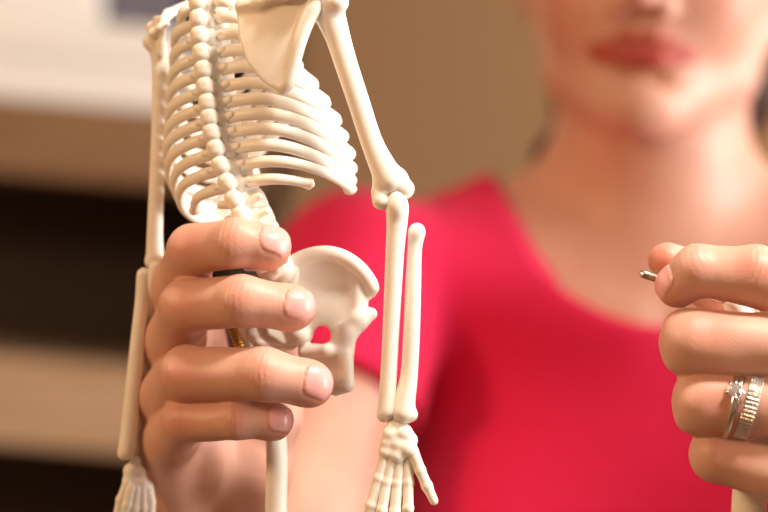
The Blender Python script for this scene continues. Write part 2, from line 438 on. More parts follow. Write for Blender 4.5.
skel_hand([(131, 471, YA, 8), (139, 472, YA + 1, 7), (130, 481, YA, 8), (140, 482, YA + 1, 8), (147, 487, YA + 3, 6), (134, 490, YA, 7), (136, 461, YA, 6)],
          [[(127, 484, YA - 2, 5), (121, 500, YA - 2, 5), (116, 522, YA - 2, 4.5), (112, 545, YA - 2, 4)],
           [(131, 488, YA - 3, 5), (127, 505, YA - 3, 5), (123, 530, YA - 3, 4.5), (120, 556, YA - 3, 4)],
           [(136, 490, YA - 2, 5), (134, 508, YA - 2, 5), (131, 533, YA - 2, 4.5), (129, 560, YA - 2, 4)],
           [(142, 490, YA, 5), (142, 508, YA, 5), (140, 532, YA, 4.5), (138, 552, YA, 4)],
           [(148, 486, YA + 4, 5.5), (150, 502, YA + 4, 5.5), (151, 520, YA + 4, 4.5)]], 0)

# pelvis
def pxpoly(pts, y): return [((p[0] - 384) * y / FPX, -(p[1] - 256) * y / FPX) for p in pts]
YH = 598
ilium = [(262, 318), (266, 296), (274, 276), (287, 262), (305, 253), (325, 249.5), (343, 253), (359, 264), (370, 277), (377, 289), (375, 296), (368.5, 301),
         (367.5, 307), (371.5, 313), (371, 318), (362, 325), (357.5, 331), (355, 340), (345, 348), (331, 344), (330, 331), (324, 327), (316, 331), (312, 339), (300, 345), (282, 345), (268, 336)]
isch = [(305, 344), (320, 343), (331, 341), (344, 338), (354, 346), (353.5, 366), (354, 382), (349, 392), (336, 396), (320, 392), (306, 382), (298, 362)]
ex, ey, ez = V(1, 0, 0), V(0, 1, 0), V(0, 0, 1)
cA, cB = (322 - 384) * YH / FPX, -(290 - 256) * YH / FPX
def ildepth(a, b):
    r2 = ((a - cA) / 15) ** 2 + ((b - cB) / 13) ** 2
    return YH + 4.0 * np.exp(-r2 * 1.1) + .10 * (a - cA) - 1.2 * np.exp(-((a - cA - 11) / 2.2) ** 2) * (b > cB - 14) * np.clip((b - cB + 14) / 8, 0, 1)
F = Field(V(-44, YH - 16, -50), V(4, YH + 18, 8), .42)
F.plate(pxpoly(ilium, YH), V(0, 0, 0), ex, ez, ey, 1.9, depth=ildepth, rnd=1.2, off=YH)
F.plate(pxpoly(isch, YH), V(0, 0, 0), ex, ez, ey, 4.2, depth=lambda a, b: YH + 1 + 0 * a, rnd=2.5, k=1.5, off=YH)
crest = [q(x, y, YH + d) for x, y, d in ((275, 278, -2), (288, 265, 0), (306, 256, 0), (325, 253, 0), (343, 257, .3), (358, 267, .8), (368, 279, 1.2), (373, 289, 1.6))]
cc_ = catmull(crest, 6); F.chain(list(cc_), list(1.9 + .25 * np.sin(np.linspace(0, 3.1, len(cc_))) - .3), 1.2)
F.chain([q(371, 314, YH), q(358, 322, YH - 1), q(346, 334, YH - 2), q(342, 348, YH - 2)], [2.0, 2.8, 3.2, 3.4], 2)
F.chain([q(300, 335, YH - 2), q(290, 318, YH - 1), q(282, 296, YH - 1)], [3.2, 2.6, 2.2], 2)
F.chain([q(304, 352, YH - 2), q(326, 350, YH - 4), q(344, 352, YH - 3)], [2.0, 2.2, 2.0], 1.2)
F.chain([q(345, 360, YH - 4), q(346, 384, YH - 4)], [2.5, 2.8], 1.5)
F.ell(q(322, 372, YH - 7), (6, 5.0, 4.2), 1.5, 'sub')
F.ell(q(322, 335, YH), (2.7, 12, 3.0), .6, 'sub')
F.chain([q(312, 362, YH + 4), q(300, 375, YH + 14), q(288, 372, YH + 20)], [3.0, 2.6, 2.6], 1.5)       # pubic branch
sdf_part('hip_bone', F, BONE, SK)
c0 = q(236, 318, 618)
F = Field(c0 - 24, c0 + 24, .55)
F.plate(pxpoly([(262, 300), (252, 284), (238, 280), (226, 288), (222, 304), (226, 322), (238, 340), (250, 346), (262, 336)], 616), V(0, 0, 0), ex, ez, ey, 2.0, depth=lambda a, b: 617 + .1 * a + 0 * b, rnd=1.2, off=617)
F.chain([q(248, 340, 616), q(252, 366, 612), q(262, 380, 612)], [3.2, 4.4, 3.5], 2)
sdf_part('hip_bone', F, BONE, SK)
F = Field(q(270, 310, 604) - 24, q(270, 310, 604) + 24, .5)
F.cap(q(281, 272, 600), q(268, 330, 606), 6.5, 4.5, 1.5, sq=(A, 1.5)); F.cap(q(268, 330, 606), q(262, 352, 602), 4.5, 2.0, 1.5)
for j in range(5): F.ball(q(272 - 3 * j, 280 + 14 * j, 596 + j), 2.0, 1.2)
for j in range(14): F.ball(q(rng.uniform(252, 290), rng.uniform(320, 348), rng.uniform(598, 601)), rng.uniform(1.6, 2.6), 2.0)
sdf_part('sacrum', F, BONE, SK)
# brass screw through the pelvis
a, b = q(232, 328, 599), q(243, 352, 597)
ax = unit(b - a); L = np.linalg.norm(b - a); P = [a + ax * t for t in np.linspace(0, L, 60)]
make_obj('brass_screw', *tube(P, 1.5 + .35 * np.sin(np.linspace(0, 2 * math.pi * 9, 60)), 1.5 + .35 * np.sin(np.linspace(0, 2 * math.pi * 9, 60)), V(0, 1, 0)), BRASS, SK)
def leg(pts_f, pts_t, parent, extra=()):
    bone('femur', pts_f, extra, parent=parent, h=.55)
    bone('tibia', pts_t, parent=parent, h=.7)
bone('femur', [(250, 380, 608, 10), (262, 398, 606, 11), (274, 425, 604, 10.5), (277, 460, 604, 10.8), (276, 512, 604, 11), (276, 620, 606, 11), (276, 740, 608, 12)], [(270, 750, 608, 14), (284, 750, 608, 14)], h=.55)

# ------------------------------------------------------------------ hands of the person (fine volumes)
def nail_mask(v, N):
    m = np.zeros(len(v))
    for (c, t, n, b, l, w) in N:
        d = v - c; uu = d @ t; vv = d @ b; nn = d @ n
        e = np.maximum(np.abs(uu) / (l / 2), np.abs(vv) / (w / 2)); ee = (np.abs(uu) / (l / 2)) ** 4 + (np.abs(vv) / (w / 2)) ** 4
        m = np.maximum(m, np.clip((1.05 - ee) * 5, 0, 1) * (nn > -2.6) * (np.linalg.norm(d, axis=1) < 11))
    return m
def build_finger(G, pts, rs, dors=None, nail=(9.5, 9.0), k=2.0, palm_pad=True):
    """pts MCP, PIP, DIP, tip centre (mm); dors = dorsal direction at the tip"""
    F = G.like()
    F.chain(pts, rs, k)
    wr_lines = []
    for j in range(1, len(pts) - 1):                       # skin creases across the back of each joint
        t0, t1 = unit(pts[j] - pts[j - 1]), unit(pts[j + 1] - pts[j])
        tt = unit(t0 + t1); dn = unit(t0 - t1)
        if np.linalg.norm(t0 - t1) < .25 and dors is not None: dn = unit(dors - (dors @ tt) * tt)
        wr_lines.append((pts[j], tt, dn, rs[j]))
    for (c, tt, dn, r) in wr_lines:
        sl = F.block(c - r * 1.7, c + r * 1.7)
        X = F.ax[0][sl[0]][:, None, None] - c[0]; Y = F.ax[1][sl[1]][None, :, None] - c[1]; Z = F.ax[2][sl[2]][None, None, :] - c[2]
        uu = X * tt[0] + Y * tt[1] + Z * tt[2]; wv = X * dn[0] + Y * dn[1] + Z * dn[2]
        ph = uu + .5 * np.sin(wv * .7 + uu * .2) + .25 * np.sin(X * 1.7 + Z * 1.1)
        amp = np.clip(wv / r, 0, 1) * np.exp(-(uu / 3.2) ** 2)
        F.f[sl] = F.f[sl] + amp * .13 * (np.cos(ph * 2 * math.pi / 1.9) - .2)
    N = None
    if dors is not None:
        t = unit(pts[-1] - pts[-2]); n = unit(dors - (dors @ t) * t); b = np.cross(t, n)
        F.ball(pts[-1] - n * .9 - t * 1.5, rs[-1] * 1.06, 2)     # pad
        c = pts[-1] + t * (rs[-1] * .40 - .4) + n * (rs[-1] - .9)
        l, w = nail
        cc = c - n * 1.0
        sl = F.block(cc - 12, cc + 12)
        X = F.ax[0][sl[0]][:, None, None] - cc[0]; Y = F.ax[1][sl[1]][None, :, None] - cc[1]; Z = F.ax[2][sl[2]][None, None, :] - cc[2]
        uu = X * t[0] + Y * t[1] + Z * t[2]; vv = X * b[0] + Y * b[1] + Z * b[2]; wv = X * n[0] + Y * n[1] + Z * n[2]
        e = ((np.abs(uu) / (l / 2)) ** 4 + (np.abs(vv) / (w / 2)) ** 4) ** .25
        inside = (e - 1) * min(l, w) / 2
        g = np.abs(inside)                                   # groove round the nail
        f = F.f[sl]
        nailshape = np.maximum(np.maximum(f - .28, inside), -wv - 2.2)
        f = np.where(wv > -2.2, f + .26 * np.exp(-(g / .55) ** 2), f)
        F.f[sl] = np.minimum(f, nailshape)
        N = (cc, t, n, b, l, w)
    return F, N
def gauss_mask(v, L):
    m = np.zeros(len(v))
    for c, r, s in L: m = np.maximum(m, s * np.exp(-((v - c) ** 2).sum(1) / (r * r)))
    return m

def und(F):                                             # gentle unevenness of the flesh
    X = F.ax[0][:, None, None]; Y = F.ax[1][None, :, None]; Z = F.ax[2][None, None, :]
    F.f += (.16 * np.sin(X * .33 + 1.1 * np.sin(Z * .21)) * np.sin(Y * .29 + Z * .27)).astype(np.float32)
body_parts = []        # (verts, faces, tint)
# --- right hand (photo left), wrapped round the spine
HV = .5
RH = Field(V(-92, 562, -120), V(-6, 690, 22), HV)
fing = {
    'index': ([q(172, 312, 634), q(193, 250, 597), q(236, 243, 583.5), q(270, 247, 584)], [9.5, 8.0, 7.5, 6.5], V(.10, -.80, .58)),
    'middle': ([q(168, 362, 634), q(187, 306, 597), q(242, 301, 581), q(294, 308, 582)], [9.5, 8.5, 7.9, 6.7], V(.15, -.93, .28)),
    'ring': ([q(163, 404, 630), q(187, 374, 595), q(264, 374, 580), q(311, 384, 582)], [9.5, 8.7, 8.1, 6.9], V(.20, -.93, .22)),
    'pinky': ([q(167, 446, 628), q(184, 421, 598), q(238, 419, 588), q(276, 421, 589)], [9.0, 7.0, 6.3, 5.5], V(.55, -.80, .2)),
}
PALM = RH.like()
wr = q(216, 560, 668)
for nm, (p, r, d) in fing.items():
    off = {'index': V(10, 2, 14), 'middle': V(4, 2, 4), 'ring': V(-4, 2, -4), 'pinky': V(-8, -2, -10)}[nm]
    PALM.cap(p[0], wr + off, r[0] + .5, 13, 5)
    PALM.cap(p[0], p[0] * .55 + p[1] * .45, r[0], (r[0] + r[1]) / 2, 3)
PALM.cap(q(190, 340, 640), wr + V(2, 0, 10), 12, 16, 6)
PALM.cap(q(212, 470, 640), q(190, 430, 636), 11, 9, 6)                      # heel of the palm, little-finger side
PALM.chain([q(240, 530, 662), q(250, 470, 648), q(270, 418, 648)], [16, 13.0, 10.0], 6)    # ball of the thumb
PALM.cap(wr, from_world((-.062, .70, 1.225)), 22, 23, 8)
FG = RH.like(); nails = []; red = []
for nm, (p, r, d) in fing.items():
    f, N = build_finger(RH, p, r, d, (10.5, 10.0) if nm != 'pinky' else (8.5, 8))
    FG.f = smin(FG.f, f.f, 1.2); nails.append(N)
    red += [(p[1] + V(0, -r[1], 1), 6.5, .42), (p[2] + V(0, -r[2], 1), 5, .38), (p[3] + V(3.5, -1, -2), 7.5, .55)]
tf, N = build_finger(RH, [q(270, 420, 648), q(274, 372, 646), q(282, 320, 638), q(285, 284, 634)], [10.3, 9.2, 8.6, 7.0], None)
FG.f = smin(FG.f, tf.f, .7)
RH.f = smin(PALM.f, FG.f, 4.5)
und(RH)
for a, b, r in ((q(222, 436, 620), q(226, 488, 634), 1.0), (q(232, 440, 622), q(240, 474, 634), .8)):
    pass
v, f = RH.nets(); v = relax(v, f, 1, .4)
tint = np.zeros((len(v), 3)); tint[:, 1] = nail_mask(v, nails); tint[:, 0] = gauss_mask(v, red) * (1 - tint[:, 1])
body_parts.append((v, f, tint))

# --- left hand (photo right), pinching the pin and holding the leg bone
LH = Field(V(60, 540, -120), V(215, 690, 24), HV)
fingL = {
    'index': ([q(885, 318, 572), q(754, 276, 576), q(697, 271, 577), q(675, 286.5, 580)], [10.4, 9.2, 7.8, 6.0], V(-.62, -.55, .55)),
    'middle': ([q(838, 352, 572), q(693, 342, 577), q(708, 346, 600), q(748, 350, 612)], [10.3, 9.8, 8.2, 7.0], None),
    'ring': ([q(840, 408, 572), q(705, 403, 577), q(720, 405, 600), q(752, 407, 611)], [10.2, 9.6, 8.2, 7.0], None),
    'pinky': ([q(822, 484, 575), q(718, 454, 580), q(732, 456, 600), q(758, 458, 610)], [10.2, 8.2, 7.0, 6.2], None),
}
PL = LH.like(); wl = q(905, 455, 602)
for nm, (p, r, d) in fingL.items():
    PL.cap(p[0], wl + {'index': V(0, 4, 12), 'middle': V(0, 0, 5), 'ring': V(0, 0, -5), 'pinky': V(0, 3, -12)}[nm], r[0], 15, 6)
for nm in ('middle', 'ring', 'pinky'):
    p_, r_, _ = fingL[nm]
    hh = {'middle': 4.0, 'ring': 3.8, 'pinky': 2.6}[nm]; rk = r_[1] - hh + .2; sx = r_[1] - rk
    PL.cap(p_[1] + V(.4 - sx, 0, hh), p_[1] + V(.4 - sx, 0, -hh), rk, k=3); PL.cap(p_[1], p_[0], r_[1], r_[0], 1)
PL.cap(q(836, 500, 596), wl + V(0, 6, -14), 12, 15, 6)
PL.cap(wl, wl + unit(V(275, 780, -190) - wl) * 42, 20.0, 21.5, 9)
FL = LH.like(); redL = []; nailsL = []
for nm, (p, r, d) in fingL.items():
    f_, N = build_finger(LH, p, r, d, (10, 9))
    FL.f = smin(FL.f, f_.f, .7)
    if N: nailsL.append(N)
    redL += [(p[1] + V(2, -r[1], 2), 6.5, .40), (p[2] + V(0, -r[2], 2), 4.5, .3)]
redL += [(q(708, 318, 569), 7, .5), (q(750, 262, 568), 6, .5), (q(658, 262, 592), 8, .85), (q(662, 296, 575), 6, .5)]
f_, N = build_finger(LH, [q(850, 370, 626), q(775, 325, 624), q(708, 282, 610), q(667, 261, 598)], [11, 9.5, 8.2, 6.0], None)
FL.f = smin(FL.f, f_.f, .7)
LH.f = smin(PL.f, FL.f, 1.2)
und(LH)
v, f = LH.nets(); v = relax(v, f, 1, .4)
tint = np.zeros((len(v), 3)); tint[:, 1] = nail_mask(v, nailsL); tint[:, 0] = gauss_mask(v, redL) * (1 - tint[:, 1])
body_parts.append((v, f, tint))

# ------------------------------------------------------------------ the rest of the body
MX = 148.0                                     # body midline
yaw = math.radians(-13); tilt = math.radians(-3)
MO = q(640, 46, 962)
def hd(x, y, z):
    X = x * math.cos(yaw) - y * math.sin(yaw) * -1 * -1; Yv = x * math.sin(yaw) + y * math.cos(yaw)
    X = x * math.cos(yaw) - y * math.sin(yaw)
    return MO + V(X * math.cos(tilt) - z * math.sin(tilt), Yv, X * math.sin(tilt) + z * math.cos(tilt))
HB = np.array([hd(1, 0, 0) - MO, hd(0, 1, 0) - MO, hd(0, 0, 1) - MO])
GH = 3.0
floor_z = -CAM_Z
BF = Field(V(-170, 590, -1420), V(420, 1200, 245), GH)
# head
BF.ell(hd(0, 84, 92), (73, 94, 80), 0, B=HB)
BF.ell(hd(0, 50, 20), (50, 52, 62), 14, B=HB)
for s in (-1, 1):
    BF.chain([hd(s * 9, 9, -30), hd(s * 41, 58, -8), hd(s * 60, 84, 38)], [15, 14, 14], 12)
    BF.ell(hd(s * 31, 30, 32), (25, 24, 32), 14, B=HB)
BF.ball(hd(0, 3, -29), 13, 12)
for s in (-1, 1): BF.ell(hd(s * 31, 0, 76), (17, 12, 13), 10, 'sub', B=HB)
BF.ell(hd(0, 12, 100), (52, 14, 12), 12, B=HB)                       # brow
BF.cap(hd(0, 4, 82), hd(0, -19, 25), 6.5, 8.5, 6)
for s in (-1, 1): BF.ball(hd(s * 11, -7, 20.5), 7.5, 4)
for s in (-1, 1): BF.ball(hd(s * 6.5, -12, 12), 4.6, 2, 'sub')
ulip = [hd(-25, 8, -1.5), hd(-8, -1, 3.6), hd(0, -.5, 3.0), hd(8, -1, 3.6), hd(25, 8, -1.5)]
llip = [hd(-23, 8, -3), hd(-9, -1, -6), hd(9, -1, -6), hd(23, 8, -3)]
BF.chain(ulip, [2.2, 3.6, 3.8, 3.6, 2.2], 2); BF.chain(llip, [2.4, 5.2, 5.2, 2.4], 2)
BF.cap(hd(-24, 3, -1.8), hd(0, -5.5, -1), 1.9, 2.4, 1.5, 'sub'); BF.cap(hd(24, 3, -1.8), hd(0, -5.5, -1), 1.9, 2.4, 1.5, 'sub')
BF.cap(hd(-12, 2, -17), hd(12, 2, -17), 4, 4, 6, 'sub')
for s in (-1, 1):
    BF.ell(hd(s * 74, 92, 55), (7, 17, 30), 5, B=HB); BF.ell(hd(s * 81, 89, 58), (5, 10, 18), 4, 'sub', B=HB)
    BF.ell(hd(s * 31, 15, 76), (14, 13, 12), 3, B=HB); BF.ell(hd(s * 31, 12.5, 79.5), (15, 13.5, 8.5), 2, B=HB)   # eyelids
# neck, shoulders, torso
nb = V(MX, 1052, -12)
BF.chain([hd(0, 84, 10), V(147, 1042, 60), nb], [52, 50, 56], 14)
SHO = {-1: q(360, 277, 1010), 1: V(2 * MX - q(360, 283, 1010)[0], 1010, q(360, 283, 1010)[2])}
ELB = {-1: V(-79, 851, -247), 1: V(275, 780, -190)}
WRI = {-1: q(216, 552, 668), 1: q(912, 458, 608)}
for s in (-1, 1):
    S, E, Wp = SHO[s], ELB[s], WRI[s]
    BF.cap(V(MX + s * 22, 1062, 42), V(MX + s * 105, 1040, 6), 24, 24, 24)          # trapezius
    BF.cap(V(MX + s * 60, 1030, -18), S, 32, 32, 20)
    BF.cap(V(MX + s * 20, 975, -36), V(MX + s * 130, 1000, -10), 7, 7, 14)          # collar bone
    BF.chain([S, S * .5 + E * .5, E], [40, 40, 35], 16)
    M2 = E * .7 + Wp * .3
    BF.chain([E, M2, Wp], [36, 38, 21], 10)
TOR = lambda F, g, k: (F.ell(V(MX, 1050, -150), (140 + g, 92 + g, 190 + g), k), F.ell(V(MX, 1055, -360), (122 + g, 86 + g, 180 + g), k), F.ell(V(MX, 1060, -520), (160 + g, 108 + g, 130 + g), k))
TOR(BF, 0, 30)
for s in (-1, 1): BF.ell(V(MX + s * 68, 985, -170), (62, 56, 62), 26)
LEG = {}
for s in (-1, 1):
    hip = V(MX + s * 85, 1065, -580); kn = from_world((.16 + s * .09, 1.05, .48)); an = from_world((.20 + s * .10, 1.08, .09))
    LEG[s] = (hip, kn, an, from_world((.20 + s * .13, .93, .035)))
    BF.chain([hip, kn, an], [84, 56, 38], 25); BF.cap(an + V(0, 15, -40), LEG[s][3], 34, 28, 12)
v, f = BF.nets(); v = relax(v, f, 2, .5)
def seg_d(p, a, b):
    ab = b - a; t = np.clip(((p - a) @ ab) / (ab @ ab), 0, 1); return np.linalg.norm(p - a - t[:, None] * ab, axis=1)
lip = np.full(len(v), 99.)
for L_, rr in ((ulip, [2.2, 3.8, 4.0, 3.8, 2.2]), (llip, [2.6, 5.8, 5.8, 2.6])):
    for i in range(len(L_) - 1): lip = np.minimum(lip, seg_d(v, L_[i], L_[i + 1]) - (rr[i] + rr[i + 1]) / 2)
tint = np.zeros((len(v), 3)); tint[:, 2] = np.clip(.7 - lip / 3, 0, 1)
tint[:, 0] = gauss_mask(v, [(hd(s * 42, 14, 25), 24, .35) for s in (-1, 1)] + [(hd(0, -20, 30), 14, .3)]) * (1 - tint[:, 2])
body_parts.append((v, f, tint))

PERSON = root('person', from_world((.20, 1.05, 0)), 'person in a pink scoop-neck T-shirt, blurred behind the skeleton, holding parts in both hands', 'person')
n0 = 0; VV, FF, TT = [], [], []
for v, f, t in body_parts: VV.append(v); FF.append(f + n0); TT.append(t); n0 += len(v)
make_obj('body', np.concatenate(VV), np.concatenate(FF), SKIN, PERSON, attr=np.concatenate(TT))

# T-shirt
SH = Field(V(-130, 850, -480), V(430, 1190, 90), GH)
g = 7
for s in (-1, 1):
    S, E = SHO[s], ELB[s]
    SH.cap(V(MX + s * 22, 1062, 42), V(MX + s * 105, 1040, 6), 24 + g, 24 + g, 24)
    SH.cap(V(MX + s * 60, 1030, -18), S, 32 + g, 32 + g, 20)
    SH.cap(V(MX + s * 20, 975, -36), V(MX + s * 130, 1000, -10), 7 + g, 7 + g, 16)
TOR(SH, g + 3, 34)
for s in (-1, 1): SH.ell(V(MX + s * 66, 985, -172), (64 + g, 55 + g, 66 + g), 34)
SH.ell(V(MX, 985, -150), (60, 52, 80), 40)

def neck_cut(X, Y, Z):
    sz = np.clip(82 - (Y - 985) * .9, 22, 84)
    zz = np.minimum(Z - 48, 0) / sz
    return (np.sqrt(((X - MX) / 88) ** 2 + zz ** 2) - 1) * 80 + 0 * Y
SH.op(lambda X, Y, Z: -neck_cut(X, Y, Z), V(-200, 800, -500), V(500, 1300, 300), 0, 'and')
for s in (-1, 1):
    S, E = SHO[s], ELB[s]; d = unit(E - S); c = S + d * 78
    AF = SH.like(); AF.chain([S, S * .5 + E * .5], [41 + g, 47 + g], 0)
    AF.op(lambda X, Y, Z: (X - c[0]) * d[0] + (Y - c[1]) * d[1] + (Z - c[2]) * d[2], np.minimum(S, E) - 90, np.maximum(S, E) + 90, 0, 'and')
    SH.f = smin(SH.f, AF.f, 10)
SH.op(lambda X, Y, Z: -460 - Z + 0 * X + 0 * Y, V(-200, 800, -500), V(500, 1300, 300), 0, 'and')
v, f = SH.nets(); v = relax(v, f, 2, .5)
make_obj('t_shirt', v, f, SHIRT, PERSON)
TR = Field(V(-60, 900, -1330), V(380, 1200, -430), 5)
TR.ell(V(MX, 1060, -520), (166, 114, 130), 25)
for s in (-1, 1): TR.chain(LEG[s][:3], [92, 66, 54], 25)
TR.op(lambda X, Y, Z: Z + 440 + 0 * X + 0 * Y, V(-200, 800, -1400), V(500, 1300, 300), 0, 'and')
v, f = TR.nets(); v = relax(v, f, 1); make_obj('trousers', v, f, TROUSER, PERSON)
for s in (-1, 1):
    an = LEG[s][2]; toe = LEG[s][3]
    F = Field(np.minimum(an, toe) - 60, np.maximum(an, toe) + 60, 5)
    F.cap(an + V(0, 15, -35), toe, 42, 35, 10); F.cap(an + V(0, 12, 0), an + V(0, 12, -40), 44, 44, 10)
    flo = from_world((0.2, 1, .002))
    nz_ = from_world((0, 0, 1)) - from_world((0, 0, 0)); nz_ = unit(nz_)
    F.op(lambda X, Y, Z: -((X - flo[0]) * nz_[0] + (Y - flo[1]) * nz_[1] + (Z - flo[2]) * nz_[2]), np.minimum(an, toe) - 90, np.maximum(an, toe) + 90, 0, 'and')
    v, f = F.nets(); make_obj('shoe', v, f, SHOE, PERSON)
# hair drawn back, falling behind the neck
HF = Field(V(20, 930, -90), V(290, 1200, 250), GH)
HF.ell(hd(0, 90, 98), (81, 100, 86), 0, B=HB)
HF.chain([hd(-52, 112, 45), hd(-36, 140, -5), V(118, 1112, 40)], [26, 26, 22], 14)
HF.chain([hd(52, 112, 45), hd(40, 140, -5), V(176, 1112, 40)], [26, 26, 22], 14)
HF.chain([V(106, 1075, 66), V(90, 1048, 52), V(76, 1030, 38), V(66, 1020, 20)], [13, 13, 11, 6], 6)
HF.chain([hd(0, 150, 40), V(147, 1125, 40), V(147, 1130, -60)], [40, 40, 26], 14)
B_ = HB
def face_cut(X, Y, Z):
    x, y, z = X - MO[0], Y - MO[1], Z - MO[2]
    lx = x * B_[0][0] + y * B_[0][1] + z * B_[0][2]; ly = x * B_[1][0] + y * B_[1][1] + z * B_[1][2]; lz = x * B_[2][0] + y * B_[2][1] + z * B_[2][2]
    return np.maximum(ly - (84 - .0022 * np.clip(lz - 40, 0, 200) ** 2), -9e9)
HF.op(lambda X, Y, Z: -face_cut(X, Y, Z), V(0, 900, -100), V(320, 1250, 300), 0, 'and')
v, f = HF.nets(); v = relax(v, f, 2); make_obj('hair', v, f, HAIR, PERSON)
def ball_mesh(c, r, n=16):
    vs, fs = [], []
    for i in range(n + 1):
        for j in range(2 * n):
            a, b = math.pi * i / n, math.pi * j / n
            vs.append(c + r * V(math.sin(a) * math.cos(b), math.sin(a) * math.sin(b), math.cos(a)))
    for i in range(n):
        for j in range(2 * n):
            fs.append((i * 2 * n + j, i * 2 * n + (j + 1) % (2 * n), (i + 1) * 2 * n + (j + 1) % (2 * n), (i + 1) * 2 * n + j))
    return vs, fs
for s in (-1, 1):
    e = make_obj('eye', *ball_mesh(hd(s * 31, 14.6, 73.5), 12.6), EYEM, PERSON)
    make_obj('iris', *ball_mesh(hd(s * 31 - 1.5, 8.3, 70.5), 6.3), IRIS, e)

# ------------------------------------------------------------------ leg bone with its pin
LB = root('leg_bone', q(752, 512, 594), 'white plastic leg bone with a metal hip pin, held upright in the ringed hand', 'model bone')
bone('femur', [(742, 312, 598, 12), (747, 340, 596, 12), (750, 400, 595, 14), (750, 470, 595, 16), (749, 520, 595, 17.5), (750, 640, 598, 17), (751, 700, 600, 20)],
     [(742, 710, 600, 20), (760, 710, 600, 20), (733, 303, 597, 11)], parent=LB, h=.55)
bone('tibia', [(751, 735, 602, 22), (752, 760, 602, 16), (752, 900, 605, 12), (752, 1060, 608, 12)], [(752, 1075, 608, 15)], parent=LB, h=.8)
P = [q(642, 273.5, 588) * (1 - t) + q(733, 303, 597) * t for t in np.linspace(0, 1, 12)]
make_obj('metal_pin', *tube(P, 1.3, 1.3, V(0, 0, 1)), STEEL, LB)

# ------------------------------------------------------------------ rings on the ring finger
p0, p1 = fingL['ring'][0][1], fingL['ring'][0][0]
axr = unit(p1 - p0)
def on_axis(px):
    t = ((px - 384) / FPX); # solve for the x/y ratio
    k = (t * p0[1] - p0[0]) / (axr[0] - t * axr[1]); return p0 + axr * k
def radius_at(c): return 9.6 + .6 * np.linalg.norm(c - p0) / np.linalg.norm(p1 - p0)
def band(c, ax, ri, width, thick, studs=None, wav=None, n=96):
    e1 = unit(V(0, -1, .0) - (V(0, -1, 0) @ ax) * ax); e2 = np.cross(ax, e1)
    prof = [(-.5, 0), (-.5, .7), (-.35, 1), (0, 1.12), (.35, 1), (.5, .7), (.5, 0)] if not studs else None
    vs, fs = [], []
    if studs:
        rows, na = studs; m = rows * 4
        prof = [(-.5, 0)] + [(-.5 + (j + .5) / m, None) for j in range(m)] + [(.5, 0)]
        n = na * 4
    for i in range(n):
        a = 2 * math.pi * i / n; d = e1 * math.cos(a) + e2 * math.sin(a)
        o = wav(a) if wav else 0
        for (u, r) in prof:
            if r is None:
                j = (u + .5) * studs[0]; bx = (j % 1) - .5; by = ((i / 4) % 1) - .5 + .125
                r = .62 + .75 * max(0, 1 - (bx * bx + by * by) * 4.2)
            vs.append(c + d * (ri + thick * r) + ax * (u * width + o))
    m = len(prof)
    for i in range(n):
        for j in range(m):
            a, b = i * m + j, i * m + (j + 1) % m
            c2, d2 = ((i + 1) % n) * m + (j + 1) % m, ((i + 1) % n) * m + j
            fs.append((a, b, c2, d2))
    return vs, fs
tw = unit(axr + V(0, 0, -.26))
cw = on_axis(748)
WR = root('wedding_ring', cw, 'wide silver ring with rows of tiny studs, nearer the knuckle on the ring finger', 'ring')
make_obj('band', *band(cw, tw, radius_at(cw) + .15, 4.2, 1.1, studs=(5, 52)), SILVER, WR, smooth=True)
ce = on_axis(731)
ER = root('engagement_ring', ce, 'silver ring with a clear star-set stone, beside the wide studded ring', 'ring')
re = radius_at(ce) + .15
make_obj('band', *band(ce - axr * .8, unit(axr + V(0, 0, -.14)), re, 1.8, 1.0, wav=lambda a: .9 * math.cos(a)), SILVER, ER)
make_obj('band', *band(ce + axr * 1.0, tw, re, 1.8, 1.0, wav=lambda a: -.5 * math.cos(a)), SILVER, ER)
nd = unit(V(0, -.92, .42) - (V(0, -.92, .42) @ axr) * axr); bd = np.cross(axr, nd)
gc = ce + nd * (re + 1.5) + axr * .4
def gem(c, n, u, w, r, seg=10):
    vs = [c + n * -r * .8]; fs = []
    for rr, hh in ((r, 0), (r, .12 * r), (.58 * r, .42 * r)):
        for i in range(seg):
            a = 2 * math.pi * i / seg; vs.append(c + u * rr * math.cos(a) + w * rr * math.sin(a) + n * hh)
    for i in range(seg):
        j = (i + 1) % seg
        fs += [(0, 1 + j, 1 + i), (1 + i, 1 + j, 1 + seg + j, 1 + seg + i), (1 + seg + i, 1 + seg + j, 1 + 2 * seg + j, 1 + 2 * seg + i)]
    fs.append(tuple(1 + 2 * seg + i for i in range(seg)))
    return vs, fs
make_obj('stone', *gem(gc + nd * .6, nd, axr, bd, 2.3), GEM, ER, smooth=False)
F = Field(gc - 7, gc + 7, .2)
for i in range(5):
    a = 2 * math.pi * i / 5 + .3; d = axr * math.cos(a) + bd * math.sin(a)
    F.cap(gc - nd * 1.6 + d * 1.0, gc + d * 2.6 + nd * .5, .5, .5, .2); F.cap(gc + d * 2.3 + nd * .6, gc + d * 3.2 + nd * .2, .6, .25, .2)
sdf_part('prong_setting', F, SILVER, ER, 0)

